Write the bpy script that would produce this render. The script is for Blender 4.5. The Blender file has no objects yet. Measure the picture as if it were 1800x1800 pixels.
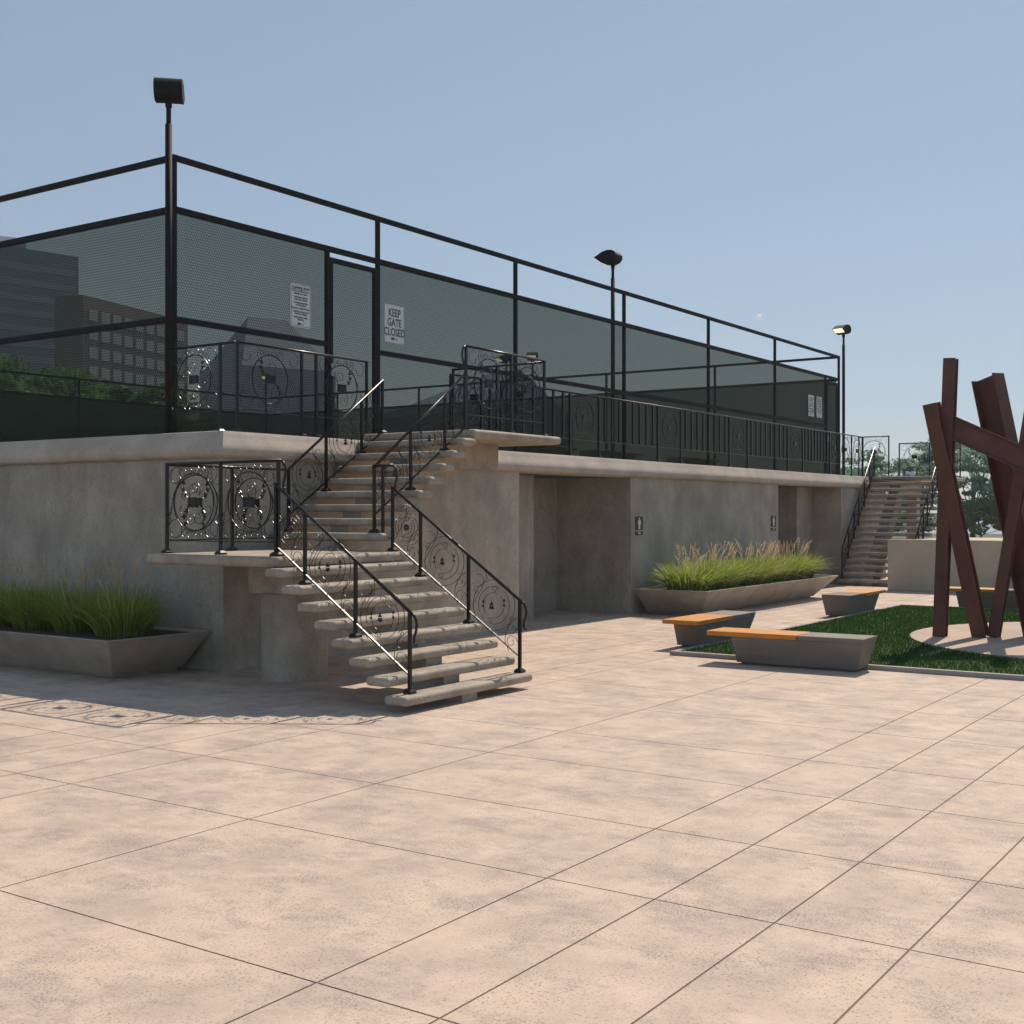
import bpy, math, random
import numpy as np
from mathutils import Vector, Matrix
random.seed(7); rng = np.random.default_rng(7)
sc = bpy.context.scene
PI = math.pi

# ------------------------------------------------------------------ camera
EYE = 2.05; FWD = math.radians(34.27)
cd = bpy.data.cameras.new('camera'); cam = bpy.data.objects.new('camera', cd)
sc.collection.objects.link(cam); sc.camera = cam
cam.location = (0, 0, EYE); cam.rotation_euler = (PI/2, 0, FWD - PI/2)
cd.sensor_width = 36; cd.lens = 18/math.tan(math.radians(22.5)); cd.clip_start = .1; cd.clip_end = 6000

# ------------------------------------------------------------------ light
SUN_AZ = math.radians(4.5); SUN_EL = math.radians(48.2)      # azimuth measured from +X towards +Y
sl = bpy.data.lights.new('sun', 'SUN'); sun = bpy.data.objects.new('sun', sl); sc.collection.objects.link(sun)
sl.energy = 5.0; sl.angle = math.radians(.55); sl.color = (1, .86, .71)
sdir = Vector((math.cos(SUN_EL)*math.cos(SUN_AZ), math.cos(SUN_EL)*math.sin(SUN_AZ), math.sin(SUN_EL)))
sun.rotation_euler = sdir.to_track_quat('Z', 'Y').to_euler()
w = bpy.data.worlds.new('World'); sc.world = w; w.use_nodes = True
nt = w.node_tree; nt.nodes.clear()
sky = nt.nodes.new('ShaderNodeTexSky'); sky.sky_type = 'NISHITA'; sky.sun_disc = False
sky.sun_elevation = SUN_EL; sky.sun_rotation = PI/2 - SUN_AZ
sky.air_density = 1.0; sky.dust_density = .3; sky.ozone_density = 1.6; sky.altitude = 50
bg = nt.nodes.new('ShaderNodeBackground'); bg.inputs[1].default_value = .096
wo = nt.nodes.new('ShaderNodeOutputWorld')
tint = nt.nodes.new('ShaderNodeMix'); tint.data_type = 'RGBA'; tint.blend_type = 'MIX'; tint.inputs[0].default_value = .5   # thin even cloud veil over the blue
tint.inputs[7].default_value = (3.6, 4.65, 5.75, 1); nt.links.new(sky.outputs[0], tint.inputs[6]); nt.links.new(tint.outputs[2], bg.inputs[0]); nt.links.new(bg.outputs[0], wo.inputs[0])
sc.view_settings.view_transform = 'Standard'; sc.view_settings.look = 'None'
sc.view_settings.exposure = 0.0; sc.view_settings.gamma = 1
sc.render.engine = 'CYCLES'

# ------------------------------------------------------------------ materials
def newmat(name):
    m = bpy.data.materials.new(name); m.use_nodes = True
    n = m.node_tree.nodes; n.clear()
    o = n.new('ShaderNodeOutputMaterial'); b = n.new('ShaderNodeBsdfPrincipled')
    m.node_tree.links.new(b.outputs[0], o.inputs[0])
    return m, m.node_tree, b, o
def N(nt, typ, **kw):
    n = nt.nodes.new(typ)
    for k, v in kw.items():
        if k.startswith('i'):
            key = k[1:]; key = int(key) if key.isdigit() else key
            n.inputs[key].default_value = v
        else: setattr(n, k, v)
    return n
def L(nt, a, b): nt.links.new(a, b)
def math_(nt, op, a, b=None, c=None):
    n = nt.nodes.new('ShaderNodeMath'); n.operation = op
    for i, v in enumerate((a, b, c)):
        if v is None: continue
        if isinstance(v, (int, float)): n.inputs[i].default_value = v
        else: nt.links.new(v, n.inputs[i])
    return n.outputs[0]
def noise(nt, vec, scale, detail=6, rough=.6, mapscale=None, loc=(0,0,0)):
    if mapscale or loc != (0,0,0):
        mp = N(nt, 'ShaderNodeMapping'); mp.inputs['Scale'].default_value = mapscale or (1,1,1)
        mp.inputs['Location'].default_value = loc
        L(nt, vec, mp.inputs[0]); vec = mp.outputs[0]
    n = N(nt, 'ShaderNodeTexNoise'); n.inputs['Scale'].default_value = scale
    n.inputs['Detail'].default_value = detail; n.inputs['Roughness'].default_value = rough
    L(nt, vec, n.inputs['Vector']); return n.outputs[0]
def ramp(nt, fac, stops):
    r = N(nt, 'ShaderNodeValToRGB'); e = r.color_ramp.elements
    while len(e) < len(stops): e.new(.5)
    for i, (p, c) in enumerate(stops):
        e[i].position = p; e[i].color = (c if len(c) == 4 else (*c, 1)) if not isinstance(c, (int, float)) else (c, c, c, 1)
    L(nt, fac, r.inputs[0]); return r.outputs[0]
def mix(nt, fac, a, b, blend='MIX'):
    m = N(nt, 'ShaderNodeMix'); m.data_type = 'RGBA'; m.blend_type = blend
    for k, v in ((0, fac), (6, a), (7, b)):
        if isinstance(v, (int, float)): m.inputs[k].default_value = v
        elif isinstance(v, tuple): m.inputs[k].default_value = (*v, 1) if len(v) == 3 else v
        else: L(nt, v, m.inputs[k])
    return m.outputs[2]
def bump(nt, b, h, strength=.3, dist=.01):
    bp = N(nt, 'ShaderNodeBump'); bp.inputs['Strength'].default_value = strength; bp.inputs['Distance'].default_value = dist
    L(nt, h, bp.inputs['Height']); L(nt, bp.outputs[0], b.inputs['Normal'])
def concrete(name, base, dark, stain=.35, scale=1.0, stretch=(1,1,1), pits=.5, rough=.85, bumps=.35, streak=.0, pitscale=38, warm=None, dirt=0):
    m, nt, b, o = newmat(name)
    tc = N(nt, 'ShaderNodeNewGeometry').outputs['Position']
    big = noise(nt, tc, .9*scale, 8, .62, stretch)
    fine = noise(nt, tc, 7*scale, 8, .7, stretch, (3,7,1))
    col = mix(nt, ramp(nt, big, [(.38, 0.), (.66, 1.)]), dark, base)
    col = mix(nt, math_(nt, 'MULTIPLY', ramp(nt, fine, [(.5, 0.), (.72, 1.)]), stain), col, dark)
    if warm:
        wn = noise(nt, tc, .45*scale, 5, .5, stretch, (9,2,4))
        col = mix(nt, math_(nt, 'MULTIPLY', ramp(nt, wn, [(.45, 0.), (.62, 1.)]), .4), col, warm)
    if streak:
        st = noise(nt, tc, 3.0, 8, .65, (1,1,.12), (1,5,2))
        col = mix(nt, math_(nt, 'MULTIPLY', ramp(nt, st, [(.5, 0.), (.7, 1.)]), streak), col, tuple(c*.62 for c in dark))
        cr = noise(nt, tc, 1.3, 12, .78, (1,1,.5), (11,3,8))
        col = mix(nt, math_(nt, 'MULTIPLY', ramp(nt, cr, [(.60, 0.), (.66, 1.), (.72, 0.)]), .45), col, tuple(c*.5 for c in dark))
    pn = noise(nt, tc, pitscale, 3, .6, stretch)
    pm = noise(nt, tc, 1.7, 4, .6, (1,1,1), (5,5,0))
    thr = math_(nt, 'MULTIPLY', ramp(nt, pn, [(.575, 0.), (.645, 1.)]), ramp(nt, pm, [(.36, .25), (.60, 1.)]))
    col = mix(nt, math_(nt, 'MULTIPLY', thr, pits), col, tuple(c*.35 for c in dark))
    if dirt:
        d1 = noise(nt, tc, 2.9, 12, .76, (1, .6, 1), (2,8,3)); d2 = noise(nt, tc, 85, 4, .75, (1,1,1), (4,1,3)); d3 = noise(nt, tc, 6.5, 10, .75, (1,.7,1), (7,3,1))
        patch = math_(nt, 'MULTIPLY', ramp(nt, d1, [(.49, 0.), (.60, 1.)]), ramp(nt, d2, [(.44, .05), (.58, 1.)]))
        patch = math_(nt, 'MAXIMUM', patch, math_(nt, 'MULTIPLY', ramp(nt, d3, [(.53, 0.), (.66, .9)]), ramp(nt, d2, [(.42, .1), (.6, 1.)])))
        col = mix(nt, math_(nt, 'MULTIPLY', patch, dirt), col, (.27, .225, .205))
    L(nt, col, b.inputs['Base Color']); b.inputs['Roughness'].default_value = rough
    b.inputs['Specular IOR Level'].default_value = .3
    h = math_(nt, 'SUBTRACT', math_(nt, 'MULTIPLY', fine, .6), thr)
    bump(nt, b, h, bumps, .006)
    return m
def plain(name, col, rough=.5, metal=0, spec=.5, var=0, vs=8, bmp=0):
    m, nt, b, o = newmat(name)
    b.inputs['Base Color'].default_value = (*col, 1); b.inputs['Roughness'].default_value = rough
    b.inputs['Metallic'].default_value = metal; b.inputs['Specular IOR Level'].default_value = spec
    if var:
        tc = N(nt, 'ShaderNodeNewGeometry').outputs['Position']
        n = noise(nt, tc, vs, 6, .6)
        c = mix(nt, ramp(nt, n, [(.3, 0.), (.7, 1.)]), tuple(x*(1-var) for x in col), tuple(min(1, x*(1+var)) for x in col))
        L(nt, c, b.inputs['Base Color'])
        if bmp: bump(nt, b, n, bmp, .004)
    return m
M = {}
M['paving'] = concrete('paving_concrete', (.605, .48, .39), (.46, .365, .30), .65, 2.8, (1,1,1), .62, .8, .4, pitscale=62, warm=(.68,.54,.425), dirt=1.0)
M['pad'] = concrete('pad_concrete', (.50, .39, .31), (.40, .31, .26), .4, .9, pits=.3)
M['wall'] = concrete('wall_concrete', (.475, .43, .355), (.31, .283, .24), .7, 1.7, (1,1,.7), .4, .85, .5, pitscale=30, streak=.22)
M['ledge'] = concrete('ledge_concrete', (.55, .475, .395), (.40, .35, .295), .5, 1.6, (1,1,1), .4, .8, .25)
M['step'] = concrete('step_concrete', (.45, .39, .315), (.29, .25, .20), .6, 3.0, (1,1,1), .5, .75, .4)
M['planter'] = concrete('planter_concrete', (.46, .405, .335), (.34, .295, .245), .6, 2.2, (1,1,1), .3, .8, .2)
M['bench'] = concrete('bench_concrete', (.24, .215, .185), (.18, .162, .14), .4, 1.8, (.5,.5,2), .2, .75, .15)
M['lowwall'] = concrete('low_wall_concrete', (.57, .50, .385), (.49, .43, .335), .4, 1.2, pits=.4)
M['kerb'] = concrete('kerb_concrete', (.42, .38, .34), (.33, .30, .27), .4, 2, pits=.3)
M['ground'] = plain('ground_dark', (.10, .085, .07), .95, var=.2, vs=.3)
M['asphalt'] = plain('joint_bed', (.24, .185, .15), .95)
M['black'] = plain('black_painted_iron', (.008, .0075, .0075), .31, .0, .36)
M['blackm'] = plain('black_matt_steel', (.012, .011, .011), .7, .0, .2)
M['sign'] = plain('sign_white', (.62, .63, .66), .4)
M['signgreen'] = plain('sign_green', (.02, .10, .045), .5)
M['signgrey'] = plain('sign_grey', (.32, .35, .34), .5)
M['signblack'] = plain('sign_black', (.02, .018, .016), .5)
M['white'] = plain('pictogram_white', (.75, .72, .70), .5)
M['soil'] = plain('soil', (.05, .038, .026), .95, var=.4, vs=30)
M['court'] = plain('court_surface', (.05, .12, .08), .8, var=.1, vs=2)
M['purple'] = plain('dark_purple_flower', (.03, .012, .03), .5)
M['lampglass'] = plain('lamp_glass', (.9, .85, .75), .3)
def emis(m, col, s):
    b = [n for n in m.node_tree.nodes if n.type == 'BSDF_PRINCIPLED'][0]
    b.inputs['Emission Color'].default_value = (*col, 1); b.inputs['Emission Strength'].default_value = s
emis(M['lampglass'], (1, .86, .66), 1.0)
# rust
m, nt, b, o = newmat('painted_rust_steel'); M['rust'] = m
tc = N(nt, 'ShaderNodeNewGeometry').outputs['Position']
n1 = noise(nt, tc, 2.2, 8, .6); n2 = noise(nt, tc, 25, 5, .6)
c = mix(nt, ramp(nt, n1, [(.35, 0.), (.65, 1.)]), (.096, .034, .022), (.148, .052, .029))
c = mix(nt, math_(nt, 'MULTIPLY', ramp(nt, n2, [(.5, 0.), (.8, 1.)]), .35), c, (.07, .024, .018))
L(nt, c, b.inputs['Base Color']); b.inputs['Roughness'].default_value = .55; bump(nt, b, n2, .12, .004)
# wood
m, nt, b, o = newmat('oiled_timber'); M['wood'] = m
ob = N(nt, 'ShaderNodeTexCoord').outputs['Object']
n1 = noise(nt, ob, 3, 6, .65, (1, 14, 14)); n2 = noise(nt, ob, 18, 4, .6, (.3, 6, 6))
c = mix(nt, ramp(nt, n1, [(.3, 0.), (.7, 1.)]), (.46, .17, .022), (.70, .31, .055))
c = mix(nt, math_(nt, 'MULTIPLY', ramp(nt, n2, [(.5, 0.), (.75, 1.)]), .3), c, (.26, .09, .02))
sp = N(nt, 'ShaderNodeSeparateXYZ'); L(nt, ob, sp.inputs[0])
fr = math_(nt, 'FRACT', math_(nt, 'MULTIPLY', sp.outputs[1], 12.0))
seam = math_(nt, 'LESS_THAN', fr, .05)
c = mix(nt, math_(nt, 'MULTIPLY', seam, .6), c, (.10, .04, .01))
L(nt, c, b.inputs['Base Color']); b.inputs['Roughness'].default_value = .55; b.inputs['Specular IOR Level'].default_value = .3; bump(nt, b, n1, .1, .003)
# foliage
def leafmat(name, c1, c2, trans=.35, sc_=1.5):
    m, nt, b, o = newmat(name)
    tc = N(nt, 'ShaderNodeNewGeometry').outputs['Position']
    n1 = noise(nt, tc, sc_, 4, .6); n2 = noise(nt, tc, sc_*30, 2, .5)
    c = mix(nt, ramp(nt, n1, [(.35, 0.), (.65, 1.)]), c1, c2)
    c = mix(nt, math_(nt, 'MULTIPLY', ramp(nt, n2, [(.4, 0.), (.6, 1.)]), .35), c, tuple(x*1.5 for x in c2))
    L(nt, c, b.inputs['Base Color']); b.inputs['Roughness'].default_value = .5; b.inputs['Specular IOR Level'].default_value = .25
    t = N(nt, 'ShaderNodeBsdfTranslucent'); L(nt, c, t.inputs[0])
    ms = N(nt, 'ShaderNodeMixShader'); ms.inputs[0].default_value = trans
    L(nt, b.outputs[0], ms.inputs[1]); L(nt, t.outputs[0], ms.inputs[2]); L(nt, ms.outputs[0], o.inputs[0])
    return m
M['reed'] = leafmat('reed_blades', (.17, .26, .02), (.27, .35, .06), .5, 3)
M['straw'] = leafmat('straw_highlight_blades', (.40, .38, .15), (.52, .47, .24), .4, 3)  # sun-bleached tone that also paints sunlit highlights into the clumps
M['plume'] = leafmat('dry_plumes', (.55, .40, .24), (.66, .50, .32), .5, 3)
M['turf'] = leafmat('lawn_blades', (.020, .072, .005), (.040, .110, .008), .3, 2)
M['turfbase'] = plain('lawn_thatch', (.018, .040, .010), .95, var=.3, vs=20)
M['leaf_a'] = leafmat('tree_leaves_blue_green', (.14, .24, .17), (.20, .32, .22), .55, .6)  # leaf colour lightened to paint in bluish distance haze
M['leaf_b'] = leafmat('tree_leaves_yellow_green', (.14, .22, .05), (.20, .28, .08), .5, .6)
M['leaf_c'] = leafmat('tree_leaves_deep_green', (.11, .22, .08), (.16, .30, .11), .5, .6)  # greens lightened, distance haze carried in the leaf colour
M['bark'] = plain('bark', (.10, .085, .07), .9, var=.3, vs=6)
# chain link with wind screen
def screenmat(name, cover, tint, wire=.16, cell=.045):
    m, nt, b, o = newmat(name)
    pos = N(nt, 'ShaderNodeTexCoord').outputs['UV']
    s = N(nt, 'ShaderNodeSeparateXYZ'); L(nt, pos, s.inputs[0])
    X = math_(nt, 'DIVIDE', s.outputs[0], cell); Y = math_(nt, 'DIVIDE', s.outputs[1], cell)
    R = 1.7320508
    def cellc(ox, oy):
        a = math_(nt, 'SUBTRACT', math_(nt, 'FLOORED_MODULO', math_(nt, 'ADD', X, ox), 1.0), .5)
        c = math_(nt, 'SUBTRACT', math_(nt, 'FLOORED_MODULO', math_(nt, 'ADD', Y, oy), R), R/2)
        a = math_(nt, 'ABSOLUTE', a); c = math_(nt, 'ABSOLUTE', c)
        return math_(nt, 'MAXIMUM', a, math_(nt, 'ADD', math_(nt, 'MULTIPLY', a, .5), math_(nt, 'MULTIPLY', c, R/2)))
    d = math_(nt, 'MINIMUM', cellc(0, 0), cellc(.5, R/2))
    wr = math_(nt, 'GREATER_THAN', d, .5 - wire/2)
    b.inputs['Base Color'].default_value = (*tint, 1); b.inputs['Roughness'].default_value = .8; b.inputs['Specular IOR Level'].default_value = .1
    tr = N(nt, 'ShaderNodeBsdfTransparent'); tr.inputs[0].default_value = (.97, .97, .83, 1)
    fac = math_(nt, 'MAXIMUM', math_(nt, 'MULTIPLY', wr, .93), cover)
    col = mix(nt, wr, tint, (.004, .004, .004)); L(nt, col, b.inputs['Base Color'])
    ms = N(nt, 'ShaderNodeMixShader'); L(nt, fac, ms.inputs[0])
    L(nt, tr.outputs[0], ms.inputs[1]); L(nt, b.outputs[0], ms.inputs[2]); L(nt, ms.outputs[0], o.inputs[0])
    return m
M['screen'] = screenmat('wind_screen_netting', .725, (.022, .038, .028))
M['screen_dense'] = screenmat('dense_wind_screen', .80, (.050, .082, .062))
# water
m, nt, b, o = newmat('water_surface'); M['water'] = m
b.inputs['Base Color'].default_value = (.10, .14, .18, 1); b.inputs['Roughness'].default_value = .12
tc = N(nt, 'ShaderNodeNewGeometry').outputs['Position']; bump(nt, b, noise(nt, tc, .6, 4, .6), .15, .1)

# ------------------------------------------------------------------ mesh builder
class MB:
    def __init__(s): s.v = []; s.f = []; s.uv = None
    def add(s, vs, fs):
        o = len(s.v); s.v.extend([tuple(p) for p in vs]); s.f.extend([tuple(i+o for i in f) for f in fs]); return s
    def box(s, x0, x1, y0, y1, z0, z1):
        return s.add([(x0,y0,z0),(x1,y0,z0),(x1,y1,z0),(x0,y1,z0),(x0,y0,z1),(x1,y0,z1),(x1,y1,z1),(x0,y1,z1)],
                     [(0,3,2,1),(4,5,6,7),(0,1,5,4),(1,2,6,5),(2,3,7,6),(3,0,4,7)])
    def obox(s, c, ax, ay, az, hx, hy, hz):
        c, ax, ay, az = map(Vector, (c, ax, ay, az)); P = []
        for k in (-1, 1):
            for (i, j) in ((-1,-1),(1,-1),(1,1),(-1,1)): P.append(c + ax*hx*i + ay*hy*j + az*hz*k)
        return s.add(P, [(0,3,2,1),(4,5,6,7),(0,1,5,4),(1,2,6,5),(2,3,7,6),(3,0,4,7)])
    def hexa(s, b4, t4):
        return s.add(list(b4)+list(t4), [(0,3,2,1),(4,5,6,7),(0,1,5,4),(1,2,6,5),(2,3,7,6),(3,0,4,7)])
    def tube(s, pts, r, n=5, closed=False, sq=None):
        pts = [Vector(p) for p in pts]; m = len(pts); rs = r if isinstance(r, (list, tuple)) else [r]*m
        up = None; V = []
        for i in range(m):
            a = pts[(i-1) % m] if (closed or i) else pts[0]; b = pts[(i+1) % m] if (closed or i < m-1) else pts[-1]
            t = (b-a); t = t.normalized() if t.length > 1e-9 else Vector((0,0,1))
            if up is None: up = Vector((0,0,1)) if abs(t.z) < .9 else Vector((1,0,0))
            side = t.cross(up)
            if side.length < 1e-6: side = t.cross(Vector((0,1,0)))
            side.normalize(); nn = side.cross(t).normalized(); up = nn
            for k in range(n):
                an = 2*PI*(k+.5)/n
                if sq: V.append(pts[i] + side*math.copysign(sq[0]/2, math.cos(an)) + nn*math.copysign(sq[1]/2, math.sin(an)))
                else: V.append(pts[i] + side*rs[i]*math.cos(an) + nn*rs[i]*math.sin(an))
        F = []
        for i in range(m if closed else m-1):
            j = (i+1) % m
            for k in range(n): F.append((i*n+k, i*n+(k+1) % n, j*n+(k+1) % n, j*n+k))
        if not closed: F.append(tuple(range(n-1, -1, -1))); F.append(tuple((m-1)*n+k for k in range(n)))
        return s.add(V, F)
    def prism(s, poly, fn, a, b):           # poly of (p,q); fn(p,q,t)->xyz
        n = len(poly); V = [fn(p, q, a) for p, q in poly] + [fn(p, q, b) for p, q in poly]
        F = [tuple(range(n-1, -1, -1)), tuple(range(n, 2*n))] + [(i, (i+1) % n, n+(i+1) % n, n+i) for i in range(n)]
        return s.add(V, F)
    def cyl(s, c, r, z0, z1, n=48, r1=None):
        r1 = r if r1 is None else r1
        V = [(c[0]+r*math.cos(2*PI*k/n), c[1]+r*math.sin(2*PI*k/n), z0) for k in range(n)] + [(c[0]+r1*math.cos(2*PI*k/n), c[1]+r1*math.sin(2*PI*k/n), z1) for k in range(n)]
        return s.add(V, [tuple(range(n-1,-1,-1)), tuple(range(n, 2*n))] + [(i,(i+1)%n,n+(i+1)%n,n+i) for i in range(n)])
    def build(s, name, mat, parent=None, bevel=0, seg=3, smooth=False, fixn=True):
        me = bpy.data.meshes.new(name); me.from_pydata(s.v, [], s.f); me.update()
        if fixn:
            import bmesh
            bm = bmesh.new(); bm.from_mesh(me); bmesh.ops.recalc_face_normals(bm, faces=bm.faces); bm.to_mesh(me); bm.free()
        return link(name, me, mat, parent, bevel, seg, smooth)
def link(name, me, mat, parent=None, bevel=0, seg=3, smooth=False):
    me.materials.append(M[mat] if isinstance(mat, str) else mat)
    o = bpy.data.objects.new(name, me); sc.collection.objects.link(o)
    if parent:
        o.parent = parent; o.matrix_parent_inverse = Matrix.Translation(-parent.location) if parent.type == 'EMPTY' and parent.rotation_euler.z == 0 else Matrix()
    if bevel:
        md = o.modifiers.new('bevel', 'BEVEL'); md.width = bevel; md.segments = seg; md.limit_method = 'ANGLE'; md.angle_limit = math.radians(35)
    if smooth or bevel:
        me.polygons.foreach_set('use_smooth', [True]*len(me.polygons))
        if bevel: md.harden_normals = True
    return o
def fast(name, V, F, mat, parent=None, smooth=False):
    """V (n,3), F (m,k) arrays"""
    me = bpy.data.meshes.new(name); k = F.shape[1]
    me.vertices.add(len(V)); me.vertices.foreach_set('co', V.astype(np.float32).ravel())
    me.loops.add(F.size); me.loops.foreach_set('vertex_index', F.astype(np.int32).ravel())
    me.polygons.add(len(F)); me.polygons.foreach_set('loop_start', np.arange(0, F.size, k, dtype=np.int32))
    me.polygons.foreach_set('loop_total', np.full(len(F), k, dtype=np.int32)); me.update(calc_edges=True)
    return link(name, me, mat, parent, smooth=smooth)
def thing(name, label, cat, loc=(0,0,0), rz=0, group=None):
    o = bpy.data.objects.new(name, None); sc.collection.objects.link(o)
    o.location = loc; o.rotation_euler = (0,0,rz); o.empty_display_size = .2
    return tag(o, label, cat, group)
def tag(o, label, cat, group=None):
    o['label'] = label; o['category'] = cat
    if group: o['group'] = group
    return o
def struct(o): o['kind'] = 'structure'; return o
def stuff(o, label, cat): o['kind'] = 'stuff'; return tag(o, label, cat)
def copy_thing(o, loc, rz, label):
    c = o.copy(); sc.collection.objects.link(c); c.location = loc; c.rotation_euler = (0,0,rz); c['label'] = label
    for ch in o.children:
        d = ch.copy(); sc.collection.objects.link(d); d.parent = c
        for g in ch.children:
            e = g.copy(); sc.collection.objects.link(e); e.parent = d
    return c
def text_mesh(txt, size, mat, name, parent, org, ux, uy, nz, align='CENTER', depth=.002, xs=1.0):
    cu = bpy.data.curves.new('txt', 'FONT'); cu.body = txt; cu.size = size; cu.align_x = align; cu.extrude = depth/2; cu.offset = size*.02
    to = bpy.data.objects.new('txt', cu); sc.collection.objects.link(to)
    dg = bpy.context.evaluated_depsgraph_get(); me = bpy.data.meshes.new_from_object(to.evaluated_get(dg))
    bpy.data.objects.remove(to); me.name = name
    org, ux, uy, nz = map(Vector, (org, ux, uy, nz))
    for v in me.vertices: v.co = org + ux*v.co.x*xs + uy*v.co.y + nz*(v.co.z + depth)
    me.materials.clear()
    return link(name, me, mat, parent)

# ------------------------------------------------------------------ ground and paving
g = MB().add([(-900,-900,-.035),(3000,-900,-.035),(3000,3000,-.035),(-900,3000,-.035)], [(0,1,2,3)]).build('ground', 'ground'); struct(g)
XL = [-4.9, -3.3, -1.6, -.1, 1.15, 2.45, 3.97, 5.83, 7.13, 8.61, 9.81, 11.35, 12.79, 14.35]
while XL[-1] < 46: XL.append(XL[-1] + [1.35, 1.22, 1.86, 1.30, 1.48, 1.2, 1.54, 1.44][len(XL) % 8])
YL = []
for k in range(-4, 9):
    for q in (1.72, 2.39, 3.06, 3.735, 6.10): YL.append(q + 6.28*k)
YL = sorted([y for y in YL if -14 < y < 46])
bd = MB().box(XL[0]-.3, XL[-1]+.3, YL[0]-.3, YL[-1]+.3, -.03, -.005).build('joint_bed', 'asphalt'); struct(bd)
g = MB(); J = .006
for i in range(len(XL)-1):
    for j in range(len(YL)-1):
        x0, x1, y0, y1 = XL[i]+J, XL[i+1]-J, YL[j]+J, YL[j+1]-J
        g.add([(x0,y0,0),(x1,y0,0),(x1,y1,0),(x0,y1,0),(x0,y0,-.0052),(x1,y0,-.0052),(x1,y1,-.0052),(x0,y1,-.0052)],
              [(0,1,2,3),(4,5,1,0),(5,6,2,1),(6,7,3,2),(7,4,0,3)])
struct(g.build('plaza_paving', 'paving', fixn=False))
# lawn, kerb and round pad
LX0, LX1, LY0, LY1 = 15.9, 26.7, -2.5, 8.1
kb = MB(); kw = .09; kh = .06
kb.box(LX0, LX0+kw, LY0, LY1, 0, kh).box(LX1-kw, LX1, LY0, LY1, 0, kh)
kb.box(LX0+kw, LX1-kw, LY1-kw, LY1, 0, kh).box(LX0+kw, LX1-kw, LY0, LY0+kw, 0, kh)
struct(kb.build('kerb', 'kerb'))
PC, PR = (21.2, 2.55), 3.55
struct(MB().cyl(PC, PR, .004, .055, 96).build('round_pad', 'pad'))
struct(MB().box(LX0+kw, LX1-kw, LY0+kw, LY1-kw, .001, .03).build('lawn_soil', 'turfbase'))
n = 95000
P = np.stack([rng.uniform(LX0+kw, LX1-kw, n), LY0+kw + (LY1-LY0-2*kw)*rng.uniform(0, 1, n)**.75], 1)
d = np.hypot(P[:,0]-PC[0], P[:,1]-PC[1]); P = P[d > PR + .01]; n = len(P)
a = rng.uniform(0, 2*PI, n); h = rng.uniform(.035, .075, n); wd = rng.uniform(.004, .009, n); ln = rng.uniform(0, .035, n); la = rng.uniform(0, 2*PI, n)
V = np.zeros((n, 3, 3)); V[:,0,:2] = P - np.stack([np.cos(a), np.sin(a)], 1)*wd[:,None]; V[:,1,:2] = P + np.stack([np.cos(a), np.sin(a)], 1)*wd[:,None]
V[:,:2,2] = .025; V[:,2,:2] = P + np.stack([np.cos(la), np.sin(la)], 1)*ln[:,None]; V[:,2,2] = .025 + h
stuff(fast('lawn_grass', V.reshape(-1,3), np.arange(3*n).reshape(-1,3), 'turf'), 'dark green mown lawn around the round concrete pad', 'lawn')
wt = MB().add([(120,-500,-.01),(1500,-500,-.01),(1500,700,-.01),(120,120,-.01)], [(0,1,2,3)]).build('water', 'water'); struct(wt)

# ------------------------------------------------------------------ terrace building
T = thing('terrace_building', 'long grey concrete podium building with rounded coping under the fenced court', 'building', (11.03, 12.0, 0))
WT = 2.77
wl = MB()
fp = [(11.03,60),(11.03,12.0),(17.83,12.0),(17.83,12.86),(19.6,12.86),(19.6,13.75),(21.85,13.75),(21.85,12.0),(29.53,12.0),(29.53,13.75),(33.0,13.75),(33.0,12.86),(34.15,12.86),(34.15,12.0),(38.2,12.0),(38.2,60)]
for (x0,y0),(x1,y1) in zip(fp, fp[1:]+fp[:1]): wl.add([(x0,y0,0),(x1,y1,0),(x1,y1,WT),(x0,y0,WT)], [(0,1,2,3)])
wl.build('wall', 'wall', T)
prof = [(-.35,3.10),(-.01,3.10),(.012,3.085),(.03,3.04),(.055,2.985),(.088,2.93),(.112,2.88),(.12,2.835),(.108,2.79),(.075,2.76),(.03,2.745),(-.35,2.742)]
lb = MB(); cor = [((38.2,60),(1,0)),((38.2,12.0),(1,-1)),((11.03,12.0),(-1,-1)),((11.03,60),(-1,0))]
Vv = []
for (x, y), (nx, ny) in cor: Vv += [(x+nx*p, y+ny*p, z) for p, z in prof]
k = len(prof); Ff = [(i*k+j, i*k+j+1, (i+1)*k+j+1, (i+1)*k+j) for i in range(3) for j in range(k-1)]
lb.add(Vv, Ff); lo = lb.build('coping', 'ledge', T, smooth=True); md = lo.modifiers.new('e', 'EDGE_SPLIT'); md.split_angle = math.radians(40)
MB().box(11.2, 38.0, 12.2, 59.9, 2.743, 3.095).build('roof_slab', 'court', T)
MB().box(31.0, 32.4, 13.735, 13.748, 0, 2.2).build('door', 'signblack', T)
# raised court pavement strip in concrete
MB().box(11.25, 37.95, 12.22, 13.45, 3.0952, 3.1).build('walkway', 'ledge', T)

# ------------------------------------------------------------------ near staircase
S = thing('staircase', 'open concrete staircase turning round a landing on a round column', 'staircase', (10.9, 8, 0), group='open concrete staircases')  # near
for n_ in range(1, 9):
    yc = 8.04 + .244*(n_-1); z = .179*n_
    MB().box(9.68, 12.03, yc-.15, yc+.15, z-.10, z).build('tread', 'step', S, bevel=.042, seg=4)
MB().box(9.78, 12.12, 9.79, 11.998, 1.555-.125, 1.555).build('landing', 'step', S, bevel=.05, seg=4)
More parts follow.
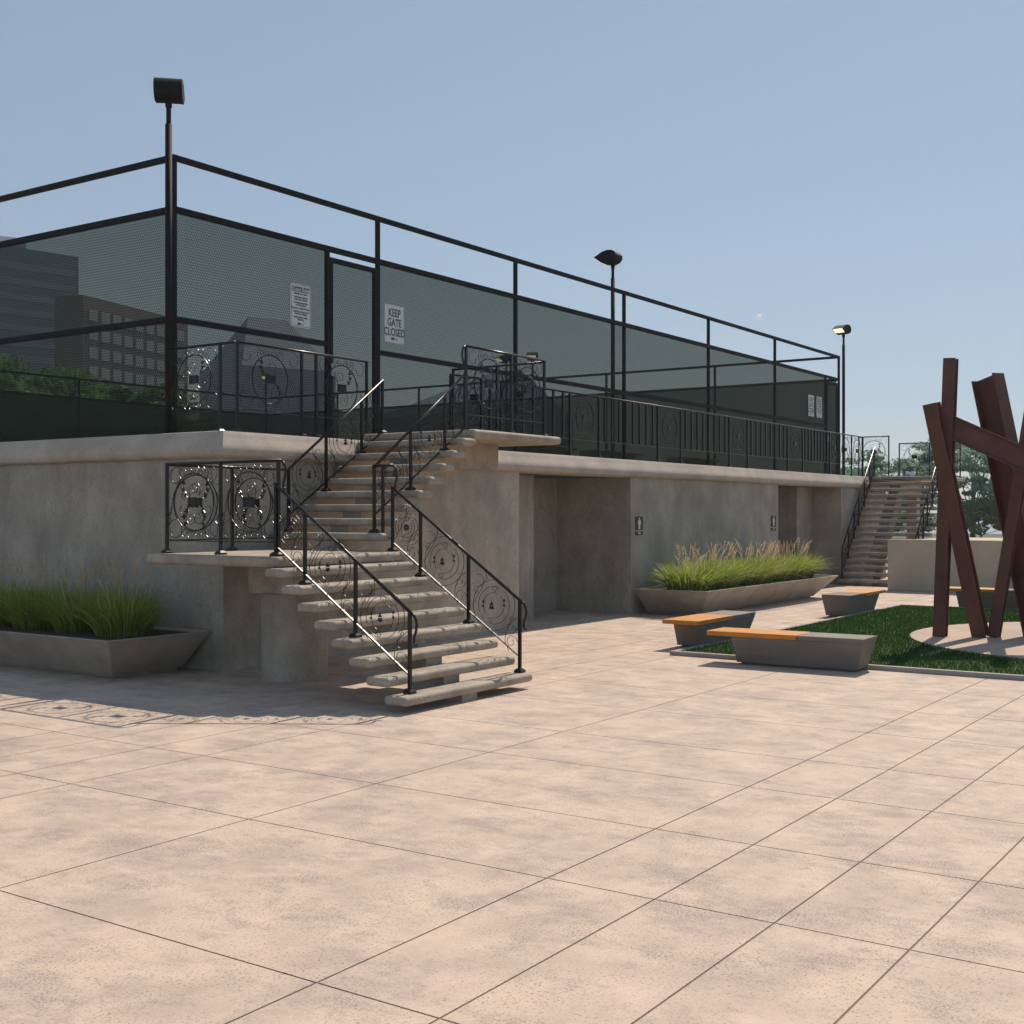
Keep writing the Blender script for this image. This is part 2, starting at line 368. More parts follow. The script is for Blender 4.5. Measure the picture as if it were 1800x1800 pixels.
# lower stringer: sawtooth
sp_ = [(7.97,0),(8.40,0)]
poly = [(7.95,0),(7.95,.079)]
for n_ in range(1, 9):
    yc = 8.04+.244*(n_-1); z = .179*n_-.101
    poly += [(yc-.09, z), (yc+.154, z)]
poly += [(9.95, 1.426), (11.1, 1.426), (11.1, 1.064), (10.3, 1.064), (8.45, 0)]
pp = []
for q in poly:
    if not pp or (abs(q[0]-pp[-1][0]) + abs(q[1]-pp[-1][1])) > 1e-4: pp.append(q)
MB().prism(pp, lambda p, q, t: (t, p, q), 10.71, 10.99).build('stringer', 'step', S)
MB().cyl((11.08, 10.79), .405, 0, 1.058, 64).build('column', 'wall', S, smooth=False)
for p in S.children[-1].data.polygons: p.use_smooth = len(p.vertices) == 4
MB().box(10.70, 11.42, 10.45, 11.20, 1.062, 1.428).build('column_cap', 'step', S)
for n_ in range(1, 9):
    xc = 11.97 + .247*(n_-1); z = 1.785 + .183*(n_-1)
    MB().box(xc-.15, xc+.15, 10.02, 11.985, z-.10, z).build('tread', 'step', S, bevel=.042, seg=4)
MB().box(13.82, 16.1, 10.04, 12.16, 3.2-.12, 3.2).build('landing', 'step', S, bevel=.05, seg=4)
poly = [(11.85,1.56),(11.85,1.68)]
for n_ in range(1, 9):
    xc = 11.97+.247*(n_-1); z = 1.785+.183*(n_-1)-.101
    poly += [(xc-.09, z), (xc+.157, z)]
poly += [(13.95, 3.079), (15.55, 3.079), (15.55, 2.69), (14.1, 2.69), (12.3, 1.43), (11.9, 1.43)]
pp = []
for q in poly:
    if not pp or (abs(q[0]-pp[-1][0]) + abs(q[1]-pp[-1][1])) > 1e-4: pp.append(q)
MB().prism(pp, lambda p, q, t: (p, t, q), 10.85, 11.17).build('stringer', 'step', S)

# ------------------------------------------------------------------ railings
def arc(cx, cy, r, a0, a1, n=12, ry=None):
    ry = ry or r
    return [(cx + r*math.cos(math.radians(a0+(a1-a0)*i/n)), cy + ry*math.sin(math.radians(a0+(a1-a0)*i/n))) for i in range(n+1)]
def spiral(cx, cy, r0, r1, a0, a1, n=22):
    return [(cx + (r0+(r1-r0)*i/n)*math.cos(math.radians(a0+(a1-a0)*i/n)), cy + (r0+(r1-r0)*i/n)*math.sin(math.radians(a0+(a1-a0)*i/n))) for i in range(n+1)]
class Rail:
    def __init__(s, name, label, O, D, cat='railing', group='black wrought iron railings'):
        s.O = Vector((O[0], O[1], 0)); s.D = Vector((D[0], D[1], 0)).normalized(); s.Nn = Vector((-s.D.y, s.D.x, 0))
        s.t = thing(name, label, cat, (O[0], O[1], 0), group=group)
    def P(s, u, z, n=0): return s.O + s.D*u + s.Nn*n + Vector((0,0,z))
    def post(s, u, z0, z1, wd=.036, shoe=True):
        m = MB(); a = (s.D, s.Nn, Vector((0,0,1)))
        m.obox(s.P(u, (z0+z1)/2), *a, wd/2, wd/2, (z1-z0)/2); o = m.build('post', 'black', s.t, bevel=.003, seg=1)
        if shoe:
            m = MB(); b = [s.P(u, z0+.001)+s.D*i*.05+s.Nn*j*.05 for i,j in ((-1,-1),(1,-1),(1,1),(-1,1))]; c = [p+Vector((0,0,.022)) for p in b]
            m.hexa(b, c); t4 = [s.P(u, z0+.048)+s.D*i*.028+s.Nn*j*.028 for i,j in ((-1,-1),(1,-1),(1,1),(-1,1))]
            m.hexa([p+Vector((0,0,.0005)) for p in c], t4); f = m.build('post_foot', 'black', None)
            f.parent = o
    def bar(s, pts, w_, h_, name='handrail'):
        if name == 'handrail': MB().tube([s.P(*p) for p in pts], .018, 10).build(name, 'black', s.t, smooth=True)
        else: MB().tube([s.P(*p) for p in pts], 0, 4, sq=(w_, h_)).build(name, 'black', s.t, bevel=.002, seg=1)
    def curl(s, u, z, sg, n0=0):     # volute where the handrail ends
        pts = [(u, z), (u+sg*.035, z-.02), (u+sg*.06, z-.06), (u+sg*.072, z-.12), (u+sg*.062, z-.18), (u+sg*.04, z-.24), (u+sg*.035, z-.285), (u+sg*.05, z-.315), (u+sg*.075, z-.32)]
        q = [Vector((a,b,0)) for a,b in pts]
        MB().tube([s.P(a, b) for a, b in pts], .0145, 8).build('handrail_end', 'black', s.t, smooth=True)
    def curves(s, m, cs, u0, z0, sh=0, r=.0052, n=4, mir=1):
        for c in cs: m.tube([s.P(u0+mir*a, z0+b+sh*mir*a) for a, b in c], r, n)
    def leaves(s, m, pts, size, sh=0, u0=0, z0=0):
        for (a, b, ang) in pts:
            for k in (-1, 1, 0):
                an = math.radians(ang + k*55); d = Vector((math.cos(an), math.sin(an)))
                pr = Vector((-d.y, d.x)); L_ = size*(1.5 if k == 0 else 1.0)
                q = [(a, b), (a+d.x*L_*.5+pr.x*size*.28, b+d.y*L_*.5+pr.y*size*.28), (a+d.x*L_, b+d.y*L_), (a+d.x*L_*.5-pr.x*size*.28, b+d.y*L_*.5-pr.y*size*.28)]
                m.prism(q, lambda p, w_, t: s.P(u0+p, z0+w_+sh*p, t), -.006, .006)
    def medallion(s, u0, u1, zb, zt, mir=1):
        cu = (u0+u1)/2; hw = (u1-u0)/2; H = zt-zb; cz = zb + H*.5; Rr = min(.34*H/.88, hw*.78); m = MB()
        m.tube([s.P(cu+a, cz+b) for a, b in arc(0,0,Rr,0,360,40)[:-1]], .0085, 5, closed=True)
        k = Rr/.32; T_ = zt-cz; hb = cz-zb
        cs = []
        cs.append([(-.07*k,.03*k),(-.115*k,.07*k),(-.145*k,.12*k),(-.16*k,.17*k),(-.165*k,.22*k)])
        cs.append([(.07*k,-.03*k),(.115*k,-.06*k),(.145*k,-.11*k),(.165*k,-.17*k),(.16*k,-.23*k)])
        cs.append(spiral(.03*k,.15*k,.085*k,.02*k,-60,420)); cs.append(spiral(-.03*k,-.17*k,.095*k,.02*k,120,600))
        cs.append(spiral(.17*k,.07*k,.075*k,.025*k,200,-120)); cs.append(spiral(-.17*k,-.07*k,.075*k,.025*k,20,-300))
        for sx in (-1, 1):
            cw = hw-.02
            # top corner scroll, sweeping tangent and bottom corner loop
            cs.append([(sx*(cw-.005), T_-.02)] + [(sx*(cw-.12+a), T_-.13+b) for a, b in spiral(0,0,.115,.05,60,-200,16)][1:] if False else [(sx*(cw-.13+a), T_-.135+b) for a, b in spiral(0,0,.118,.06,120,-190,18)])
            cs.append([(sx*Rr*.80, Rr*.62),(sx*(Rr*1.0), .10*k),(sx*(Rr+ (cw-Rr)*.55), -.10*k),(sx*cw, -.26*k)])
            cs.append([(sx*(cw-.115+a), -hb+.125+b) for a, b in spiral(0,0,.118,.10,-340,20,20)])
            cs.append([(sx*(cw-.04+a), -hb+.30+b) for a, b in spiral(0,0,.055,.02,-90,150,8)])
            for q, (ox, oy) in enumerate(((.055,.055),(.145,.062))):
                cs.append([(sx*(ox*k+a), T_-.018-oy*k*.9+b) for a, b in spiral(0,0,.050*k,.012*k,90,-330,16)])
                cs.append([(sx*(ox*k+a), -hb+.018+oy*k+b) for a, b in spiral(0,0,.052*k,.012*k,-90,330,16)])
            cs.append([(sx*.20*k, T_-.01),(sx*.235*k, T_-.07),(sx*.23*k, T_-.13),(sx*.20*k, Rr*.83)])
        s.curves(m, cs, cu, cz, 0, .0036, 4, mir)
        s.leaves(m, [(mir*a, b, ang if mir > 0 else 180-ang) for a, b, ang in ((-.165*k,.20*k,80),(-.155*k,.14*k,150),(-.12*k,.08*k,160),(.16*k,-.22*k,-80),(.165*k,-.16*k,0),(.13*k,-.09*k,-20))], .042*k, 0, cu, cz)
        m.build('scroll_panel', 'black', s.t, fixn=False)
        o = s.t.children[-1] if False else None
        pl = MB(); pl.obox(s.P(cu, cz), s.D, s.Nn, (0,0,1), .083*k, .016, .055*k)
        for i in (-1, 1):
            for j in (-1, 1):
                for sd in (-1, 1): pl.obox(s.P(cu+i*.055*k, cz+j*.03*k, sd*.018), s.D, s.Nn, (0,0,1), .010, .005, .010)
        pl.build('plaque', 'black', s.t, bevel=.004, seg=1)
    def stair_panel(s, u0, u1, fb, ft, sg=1, first=False):
        """fb, ft: bottom and top height of the opening at u0 and u1 (linear)"""
        sl_ = (ft[1]-ft[0])/(u1-u0); cu = (u0+u1)/2; cz = (fb[0]+fb[1]+ft[0]+ft[1])/4; hw = (u1-u0)/2; hh = (ft[0]-fb[0])/2
        R1 = min(hw*.86, hh*.98); m = MB(); cs = []; d = 1 if sl_ > 0 else -1
        cs.append(arc(0, 0, R1, 0, 360, 36)); cs.append(arc(0, 0, R1*.74, -20, 320, 30)); cs.append(arc(.0, 0, R1*.50, -60, 280, 26))
        cs.append(spiral(-.02*d, R1*.62, R1*.16, .01, 0, 400, 14)); cs.append(spiral(.05, -R1*.62, R1*.13, .01, 0, 400, 14))
        # S scrolls at the two ends
        for e in (-1, 1):
            bx = e*(hw-.015)
            zt_ = sl_*bx + e*d*0 + (hh if e*d > 0 else hh)
            if e*d < 0:      # low end: double scroll near the post
                cs.append([(bx-e*.085+e*a, sl_*bx-.02+b+hh*.05) for a, b in spiral(0,0,.075,.02,0,-430,20)])
                cs.append([(bx-e*.085+e*a, sl_*bx-hh*.52+b) for a, b in spiral(0,0,.085,.02,0,430,20)])
                cs.append([(bx, sl_*bx+hh*.35),(bx-e*.08, sl_*bx+hh*.18),(bx-e*.16, sl_*bx-hh*.15),(bx-e*.175, sl_*bx-hh*.5),(bx-e*.12, sl_*bx-hh*.85)])
            else:            # high end: C scroll hanging from the handrail
                cs.append([(bx-e*.115+e*a, sl_*bx+hh*.18+b) for a, b in spiral(0,0,.105,.05,-30,-300,18)])
                cs.append([(bx-e*.22, sl_*(bx-e*.22)+hh*.95),(bx-e*.235, sl_*bx+hh*.25),(bx-e*.14, sl_*bx-hh*.25),(bx-e*.02, sl_*bx-hh*.8)])
            cs.append([(e*R1*.86+a, R1*.52*d*e+b) for a, b in spiral(0,0,.038,.01,0,400,12)])
        s.curves(m, cs, cu, cz, 0, .0036, 4)
        if hw < .27:
            m2 = MB()
            for i in (-1, 1):
                for j in (-1, 1): m2.obox(s.P(cu+i*.017, cz+j*.017), s.D, s.Nn, (0,0,1), .015, .008, .015)
            m2.tube([s.P(cu+a, cz+b) for a, b in arc(0,0,.036,0,360,14)[:-1]], .007, 5, closed=True); m2.build('rosette', 'purple', s.t)
        else:
            s.leaves(m, [(-R1*.50, R1*.16, 95), (-R1*.50, -R1*.02, 80), (R1*.50, R1*.08, 85), (R1*.52, -R1*.08, 100)], .024, 0, cu, cz)
            s.leaves(m, [(R1*.10, -.0, 90), (R1*.10, -.02, -30), (R1*.10, -.02, 210)], .034, 0, cu, cz)
        m.build('scroll_panel', 'black', s.t, fixn=False)
    def pickets(s, u0, u1, zb, zt, n=8):
        for i in range(n):
            u = u0 + (u1-u0)*(i+.5)/n
            MB().obox(s.P(u, (zb+zt)/2), s.D, s.Nn, (0,0,1), .019, .019, (zt-zb)/2).build('picket', 'black', s.t)

# lower flight, camera-left side
def flight(name, label, O, D, posts, topo, boto, curl=None):
    r = Rail(name, label, O, D)
    us = [p[0] for p in posts]
    tz = lambda u: topo[0] + topo[1]*u
    bz = lambda u: boto[0] + boto[1]*u
    for u, z0 in posts: r.post(u, z0, tz(u)-.006, shoe=True)
    u0, u1 = min(us), max(us)
    r.bar([(u0-.02, tz(u0-.02)), (u1+.02, tz(u1+.02))], .040, .026)
    r.bar([(u0+.02, bz(u0+.02)), (u1-.02, bz(u1-.02))], .028, .016, 'bottom_rail')
    sp2 = sorted(us)
    for a, b in zip(sp2, sp2[1:]): r.stair_panel(a+.02, b-.02, (bz(a), bz(b)), (tz(a), tz(b)))
    return r, tz
lp = [(8.04, .179), (8.78, .716), (9.515, 1.253), (9.96, 1.555)]
def lowtop(y): return 1.02 + (y-8.04)*.695
def lowbot(y): return .365 + (y-8.04)*.68
for X, lab, nm in ((9.93, 'sloping scroll railing on the camera side of the lower stair flight, ending in a curl', 'stair_railing'), (11.96, 'sloping scroll railing on the far side of the lower stair flight, nearest the pier', 'stair_railing')):
    r, tz = flight(nm, lab, (X, 8.04), (0, 1), [(y-8.04, z) for y, z in lp], (lowtop(8.04), .695), (lowbot(8.04), .68))
    r.curl(-.02, tz(-.02), -1)
# upper flight
up = [(11.97, 1.785), (12.70, 2.334), (13.44, 2.883), (13.90, 3.2)]
for Y, lab in ((11.77, 'sloping scroll railing of the upper stair flight running against the wall coping'), (10.27, 'sloping scroll railing on the open outer side of the upper stair flight')):
    r, tz = flight('stair_railing', lab, (11.97, Y), (1, 0), [(x-11.97, z) for x, z in up], (2.62, .70), (2.01, .63))
# landing railing along the camera-left edge, then the back edge
r = Rail('landing_railing', 'two medallion panels along the left edge of the mid landing, above the column', (9.95, 11.80), (0, -1))
for u in (0, .93, 1.86): r.post(u, 1.555, 2.62)
r.bar([(-.02, 2.625), (1.90, 2.625)], .042, .026); r.curl(1.90, 2.625, 1)
r.bar([(0, 1.71), (1.86, 1.71)], .022, .014, 'bottom_rail')
r.medallion(.018, .912, 1.72, 2.61); r.medallion(.948, 1.842, 1.72, 2.61)
r = Rail('landing_railing', 'two medallion panels along the back edge of the mid landing, against the building wall', (9.99, 11.84), (1, 0))
for u in (1.04,): r.post(u, 1.555, 2.62)
r.bar([(0, 2.62), (1.97, 2.62)], .042, .026)
r.bar([(0, 1.71), (1.95, 1.71)], .022, .014, 'bottom_rail')
r.medallion(-0.021, 0.919, 1.72, 2.61, -1); r.medallion(1.005, 1.845, 1.72, 2.61, -1)
r = Rail('landing_railing', 'short railing stub with one upright joining the two flights at the mid landing', (11.96, 9.98), (0, 1))
r.bar([(-.02, 2.635), (.30, 2.635)], .042, .026); r.bar([(.02, 1.72), (.26, 1.72)], .02, .014, 'bottom_rail')
MB().obox(r.P(.14, 2.175), r.D, r.Nn, (0,0,1), .016, .016, .455).build('post', 'black', r.t)
r.curl(-.02, 2.63, -1)
# top landing railing
r = Rail('landing_railing', 'two medallion panels on the open side of the top landing, starting with a curl', (13.93, 10.27), (1, 0))
for u in (0, 1.12, 2.02): r.post(u, 3.2, 4.36)
r.bar([(-.02, 4.37), (2.05, 4.37)], .042, .026); r.curl(-.02, 4.37, -1)
r.bar([(0, 3.42), (2.02, 3.42)], .022, .014, 'bottom_rail')
r.medallion(.018, 1.10, 3.43, 4.35); r.medallion(1.14, 2.0, 3.43, 4.35)
r = Rail('landing_railing', 'medallion railing across the far end of the top landing towards the terrace', (15.97, 10.31), (0, 1))
for u in (.86, 1.72): r.post(u, 3.2, 4.34)
r.bar([(0, 4.35), (1.74, 4.35)], .042, .026); r.bar([(0, 3.42), (1.72, 3.42)], .022, .014, 'bottom_rail')
r.medallion(.018, .84, 3.43, 4.33); r.medallion(.88, 1.70, 3.43, 4.33, -1)
# terrace rails
ZT, ZR = 3.1, 4.28
r = Rail('terrace_railing', 'corner railing on the terrace edge with three medallions, left of the stair head', (11.36, 12.10), (1, 0))
for x in (11.36, 12.56, 12.85, 13.93): r.post(x-11.36, ZT, ZR)
r.bar([(-.02, ZR), (2.6, ZR)], .042, .026); r.bar([(0, 3.40), (2.57, 3.40)], .022, .014, 'bottom_rail')
r.medallion(.02, 1.18, 3.41, ZR-.015); r.medallion(1.51, 2.55, 3.41, ZR-.015, -1)
r = Rail('terrace_railing', 'short medallion railing returning from the terrace corner to the fence', (11.36, 12.14), (0, 1))
for u in (.28,): r.post(u, ZT, ZR)
r.bar([(0, ZR), (1.30, ZR)], .042, .026); r.bar([(0, 3.40), (1.30, 3.40)], .022, .014, 'bottom_rail')
r.medallion(.30, 1.28, 3.41, ZR-.015)
r = Rail('terrace_railing', 'long terrace railing of pickets and medallions above the restroom wall', (16.0, 12.10), (1, 0))
xs = [16.0, 16.85, 19.68, 20.75, 23.2, 24.28, 26.8, 27.85, 30.4, 31.45, 33.5, 34.3]
kinds = ['m','p','m','p','m','p','m','p','m','p','m']
for x in xs: r.post(x-16, ZT, ZR, wd=.045)
r.bar([(0, ZR), (20.3, ZR)], .042, .026); r.bar([(0, 3.42), (20.3, 3.42)], .022, .014, 'bottom_rail')
for a, b, k_ in zip(xs, xs[1:], kinds):
    if k_ == 'm': r.medallion(a-16+.02, b-16-.02, 3.43, ZR-.015)
    else: r.pickets(a-16+.08, b-16-.08, 3.425, ZR-.012, 8 if b-a > 1.5 else 5)
r.medallion(18.35, 19.3, 3.43, ZR-.015); r.medallion(19.34, 20.28, 3.43, ZR-.015, -1); r.post(19.32, ZT, ZR); r.post(20.3, ZT, ZR, wd=.05)
r = Rail('terrace_railing', 'single medallion railing at the far end of the terrace beside the distant stair', (37.3, 12.55), (0, -1))
for u in (0, .92): r.post(u, ZT, ZR+.06)
r.bar([(-.02, ZR+.06), (.94, ZR+.06)], .04, .026); r.bar([(0, 3.42), (.92, 3.42)], .02, .014, 'bottom_rail'); r.medallion(.02, .9, 3.43, ZR+.04, -1)

# ------------------------------------------------------------------ far staircase
F_ = thing('staircase', 'distant open concrete staircase climbing behind the low wall', 'staircase', (33.8, 10.9, 0), group='open concrete staircases')
for n_ in range(1, 17):
    xc = 33.84 + .172*(n_-1); z = .183*n_
    MB().box(xc-.13, xc+.13, 9.74, 11.96, z-.10, z).build('tread', 'step', F_, bevel=.02, seg=2)
MB().box(36.45, 39.55, 9.95, 11.97, 3.0, 3.1).build('landing', 'step', F_, bevel=.04, seg=3)
MB().prism([(33.75,0),(33.75,.09),(36.5,2.95),(38.5,2.998),(38.5,2.6),(36.75,2.6),(34.4,0)], lambda p, q, t: (p, t, q), 11.0, 11.3).build('stringer', 'step', F_)
MB().box(38.0, 38.35, 11.0, 11.3, 0, 2.598).build('column', 'step', F_)
fp_ = [(33.84,.183),(34.36,.726),(34.84,1.266),(35.24,1.60),(35.74,2.13),(36.25,2.66),(36.65,3.1)]
for Y, lab in ((11.86, 'distant scroll railing on the building side of the far stair'), (9.90, 'distant scroll railing on the outer side of the far stair, behind the low wall')):
    r, tz = flight('stair_railing', lab, (33.84, Y), (1, 0), [(x-33.84, z) for x, z in fp_], (1.05, 1.04), (.40, 1.04))
r = Rail('landing_railing', 'medallion railing across the back of the distant stair landing', (39.4, 11.95), (0, -1))
for u in (0, .95, 1.88): r.post(u, 3.1, 4.22)
r.bar([(-.02, 4.22), (1.9, 4.22)], .042, .026); r.bar([(0, 3.36), (1.88, 3.36)], .022, .014, 'bottom_rail')
r.medallion(.02, .93, 3.37, 4.21); r.medallion(.97, 1.86, 3.37, 4.21)

# ------------------------------------------------------------------ low wall and raised bed
tag(MB().box(32.35, 32.65, -8, 10.12, 0, 1.335).build('low_wall', 'lowwall', bevel=.01, seg=2), 'low beige concrete wall behind the sculpture and bench', 'wall')
tag(MB().box(32.652, 36.4, -8, 9.62, 0, 1.325).build('raised_bed', 'lowwall', bevel=.01, seg=2), 'flat-topped concrete terrace block behind the low wall', 'raised bed')

# ------------------------------------------------------------------ court fence
FX0, FX1, FY0, FY1 = 11.5, 38.2, 13.5, 38.9
FT, FM, FMid, FB = 6.99, 6.21, 4.72, 3.1
def uvplane(name, mat, parent, p0, p1, z0, z1):
    me = bpy.data.meshes.new(name); Ln = math.hypot(p1[0]-p0[0], p1[1]-p0[1])
    me.from_pydata([(p0[0],p0[1],z0),(p1[0],p1[1],z0),(p1[0],p1[1],z1),(p0[0],p0[1],z1)], [], [(0,1,2,3)])
    uv = me.uv_layers.new(name='uv')
    for i, c in enumerate(((0,0),(Ln,0),(Ln,z1-z0),(0,z1-z0))): uv.data[i].uv = c
    return link(name, me, mat, parent)
def fence(label, p0, p1, posts, gaps=(), mat='screen', midrail=True):
    t = thing('court_fence', label, 'fence', (p0[0], p0[1], FB), group='tall chain link fences round the court')
    d = Vector((p1[0]-p0[0], p1[1]-p0[1], 0)); Ln = d.length; d.normalize(); n = Vector((-d.y, d.x, 0)); O = Vector((p0[0], p0[1], 0)); Z = Vector((0,0,1))
    for u in posts:
        top_ = FM if gaps and any(abs(u-g_[0]) < .1 for g_ in gaps) else FT
        MB().obox(O+d*u+Z*(FB+top_)/2, d, n, Z, .033, .033, (top_-FB)/2).build('post', 'blackm', t, bevel=.004, seg=1)
    segs = []; a = 0
    for g0, g1 in gaps: segs.append((a, g0)); a = g1
    segs.append((a, Ln))
    MB().obox(O+d*Ln/2+Z*(FT-.035), d, n, Z, Ln/2+.03, .034, .037).build('top_rail', 'blackm', t)
    MB().obox(O+d*Ln/2+Z*(FM+.03), d, n, Z, Ln/2, .036, .04).build('screen_rail', 'blackm', t)
    for a, b in segs:
        if midrail: MB().obox(O+d*(a+b)/2+Z*FMid, d, n, Z, (b-a)/2, .035, .038).build('mid_rail', 'blackm', t)
        q0 = O+d*a; q1 = O+d*b
        uvplane('netting', mat, t, (q0.x,q0.y), (q1.x,q1.y), FB+.02, FM)
    return t
G1 = (14.63-FX0, 15.80-FX0); G2 = (37.05-FX0, 38.1-FX0)
fence('long court fence facing the plaza above the restroom wall', (FX0,FY0), (FX1,FY0), [.0, G1[0]-.04, G1[1]+.02, 8.43, 12.76, 17.13, 21.47, 25.5, 26.7], (G1, G2))
fence('court fence running back from the tall corner lamp at the left', (FX0,FY0+.07), (FX0,FY1), [6.3, 12.6, 19, 25.2], ())
fence('far long court fence in front of the green trees', (FX0,FY1), (FX1,FY1), [0, 4.3, 8.6, 12.9, 17.2, 21.5, 26.7], mat='screen_dense', midrail=False)
fence('court fence across the far right end of the court', (FX1,FY0+.07), (FX1,FY1-.05), [4.2, 8.4, 12.7, 16.9, 21.2], mat='screen_dense', midrail=False)
def gate(label, x0, x1):
    t = thing('court_gate', label, 'gate', (x0, FY0, FB), group='gates in the court fence'); y = FY0
    z0, z1 = FB+.04, FM-.10; fw_ = .035
    m = MB(); m.box(x0, x0+2*fw_, y-.033, y+.033, z0, z1); m.box(x1-2*fw_, x1, y-.033, y+.033, z0, z1)
    m.box(x0+2*fw_, x1-2*fw_, y-.032, y+.032, z1-.075, z1); m.box(x0+2*fw_, x1-2*fw_, y-.032, y+.032, z0, z0+.07)
    m.build('frame', 'blackm', t, bevel=.003, seg=1)
    uvplane('netting', 'screen_dense' if False else 'screen', t, (x0+2*fw_, y), (x1-2*fw_, y), z0+.07, z1-.075)
    m = MB(); m.box(x0+.015, x0+.06, y-.06, y-.034, 4.22, 4.42); m.tube([(x0+.04, y-.05, 4.36), (x0+.04, y-.09, 4.36), (x0+.15, y-.09, 4.35)], .009, 6); m.tube([(x0+.04, y-.05, 4.27), (x0+.04, y-.085, 4.27)], .014, 8)
    m.build('handle', 'signgrey', t)
gate('tall narrow mesh gate between the court rules and keep gate closed signs at the left', 14.63, 15.78)
gate('tall narrow mesh gate at the distant right end of the long fence', 37.07, 38.08)
# signs on the fence
def board(x0, x1, z0, z1, y, r=.02):
    pts = []
    for cx, cz, a0 in ((x1-r, z0+r, -90), (x1-r, z1-r, 0), (x0+r, z1-r, 90), (x0+r, z0+r, 180)):
        pts += [(cx+r*math.cos(math.radians(a0+k*22.5)), cz+r*math.sin(math.radians(a0+k*22.5))) for k in range(5)]
    return pts
def logo(t, cx, z, y, s):
    MB().box(cx-.085*s, cx-.005*s, y-.006, y-.003, z, z+.045*s).build('logo', 'signgreen', t)
    MB().box(cx+.005*s, cx+.085*s, y-.005, y-.003, z+.004, z+.036*s).build('logo', 'signgrey', t)
UX, UZ, NY = (1,0,0), (0,0,1), (0,-1,0)
def keep_sign(x0, x1, z0, z1, label):
    y = FY0-.045; t = thing('sign', label, 'sign', ((x0+x1)/2, y, z0), group='keep gate closed signs')
    MB().prism(board(x0, x1, z0, z1, y), lambda p, q, k: (p, k, q), y-.003, y+.003).build('sign_board', 'sign', t)
    for i, wd in enumerate(('KEEP', 'GATE', 'CLOSED')):
        text_mesh(wd, .185, 'signgreen', 'lettering', t, ((x0+x1)/2, y-.003, z1-.19-.163*i), UX, UZ, NY, xs=.80)
    logo(t, (x0+x1)/2, z0+.04, y, 1.0)
keep_sign(15.95, 16.45, 4.92, 5.55, 'white KEEP GATE CLOSED sign just right of the near gate')
keep_sign(35.45, 35.90, 4.92, 5.55, 'white KEEP GATE CLOSED sign near the distant right end of the fence')
def rules_sign(x0, x1, z0, z1, label):
    y = FY0-.045; t = thing('sign', label, 'sign', ((x0+x1)/2, y, z0), group='court rules signs'); cx = (x0+x1)/2
    MB().prism(board(x0, x1, z0, z1, y, .05), lambda p, q, k: (p, k, q), y-.003, y+.003).build('sign_board', 'sign', t)
    bb = board(x0+.017, x1-.017, z0+.017, z1-.017, y, .045)
    MB().tube([(p, y-.0045, q) for p, q in bb], .0035, 4, closed=True).build('border', 'signgreen', t)
    MB().box(x0+.045, x1-.045, y-.0055, y-.003, z1-.125, z1-.048).build('header', 'signgreen', t)
    text_mesh('Court Rules', .078, 'sign', 'lettering', t, (cx, y-.0056, z1-.112), UX, UZ, NY, xs=.92)
    lines = [('TENNIS PLAY ONLY', .165), ('Tennis Shoes Only No', .215), ('Other Shoes Allowed', .25), ('No Skateboards, Bikes', .30), ('or In-Line Skates', .335), ('No Food or Drinks On Court', .385), ('Limit Play to One Hour If', .435), ('Others Are Waiting', .47), ('Surface Slippery When', .52), ('Wet or Icy', .555)]
    hh = (z1-z0)
    for tx, dz in lines: text_mesh(tx, .038, 'signblack', 'lettering', t, (cx, y-.003, z1-dz*hh/.66), UX, UZ, NY, xs=.86)
    logo(t, cx, z0+.035, y, .8)
rules_sign(13.72, 14.17, 4.90, 5.57, 'white Court Rules notice just left of the near gate')
rules_sign(36.12, 36.58, 4.92, 5.55, 'white Court Rules notice at the distant right end of the fence')

# ------------------------------------------------------------------ floodlights
def floodlight(label, x, y, rz, z0=3.1, top=7.72, lit=True):
    t = thing('court_lamp', label, 'floodlight', (x, y, z0), rz, group='black floodlight poles round the court')
    H = top-z0
    MB().cyl((0,0), .047, 0, H-.35, 12).build('pole', 'blackm', t, smooth=True)
    MB().cyl((0,0), .033, H-.35, H-.10, 12).cyl((0,0), .045, H-.12, H-.02, 12).build('neck', 'blackm', t)
    pf = [(.40,.13),(.22,0),(.02,-.03),(-.10,.02),(-.155,.09),(-.16,.16),(-.12,.225),(-.05,.265),(.06,.275),(.20,.24)]
    m = MB().prism(pf, lambda p, q, k: (p, k, q+H), -.19, .19); hd = m.build('lamp_head', 'blackm', t, bevel=.008, seg=1)
    a, b = Vector((.40,0,.13)), Vector((.22,0,0)); nrm = Vector((.13,0,-.18)).normalized()
    c = (a+b)/2 + Vector((0,0,H)) + nrm*.004; d = (a-b).normalized()
    g_ = MB().obox(c, d, (0,1,0), nrm, .095, .165, .003).build('lamp_glass', 'lampglass' if lit else 'signgrey', None)
    g_.parent = hd
floodlight('tallest looking floodlight on the near left corner of the court fence', 11.36, 13.44, math.radians(45))
floodlight('floodlight standing inside the fence above the middle of the long side', 24.55, 13.95, math.radians(95))
floodlight('lit floodlight at the distant right corner of the long fence', 38.42, 13.42, math.radians(170))
floodlight('lit floodlight far across the court, seen through the fence left of the gate', 37.9, 38.6, math.radians(225))
floodlight('one of a back-to-back pair of far floodlights seen through the netting above the top landing', 38.5, 26.5, math.radians(150))
floodlight('second of the far pair of floodlights above the top landing, turned to the camera', 38.5, 25.3, math.radians(205))

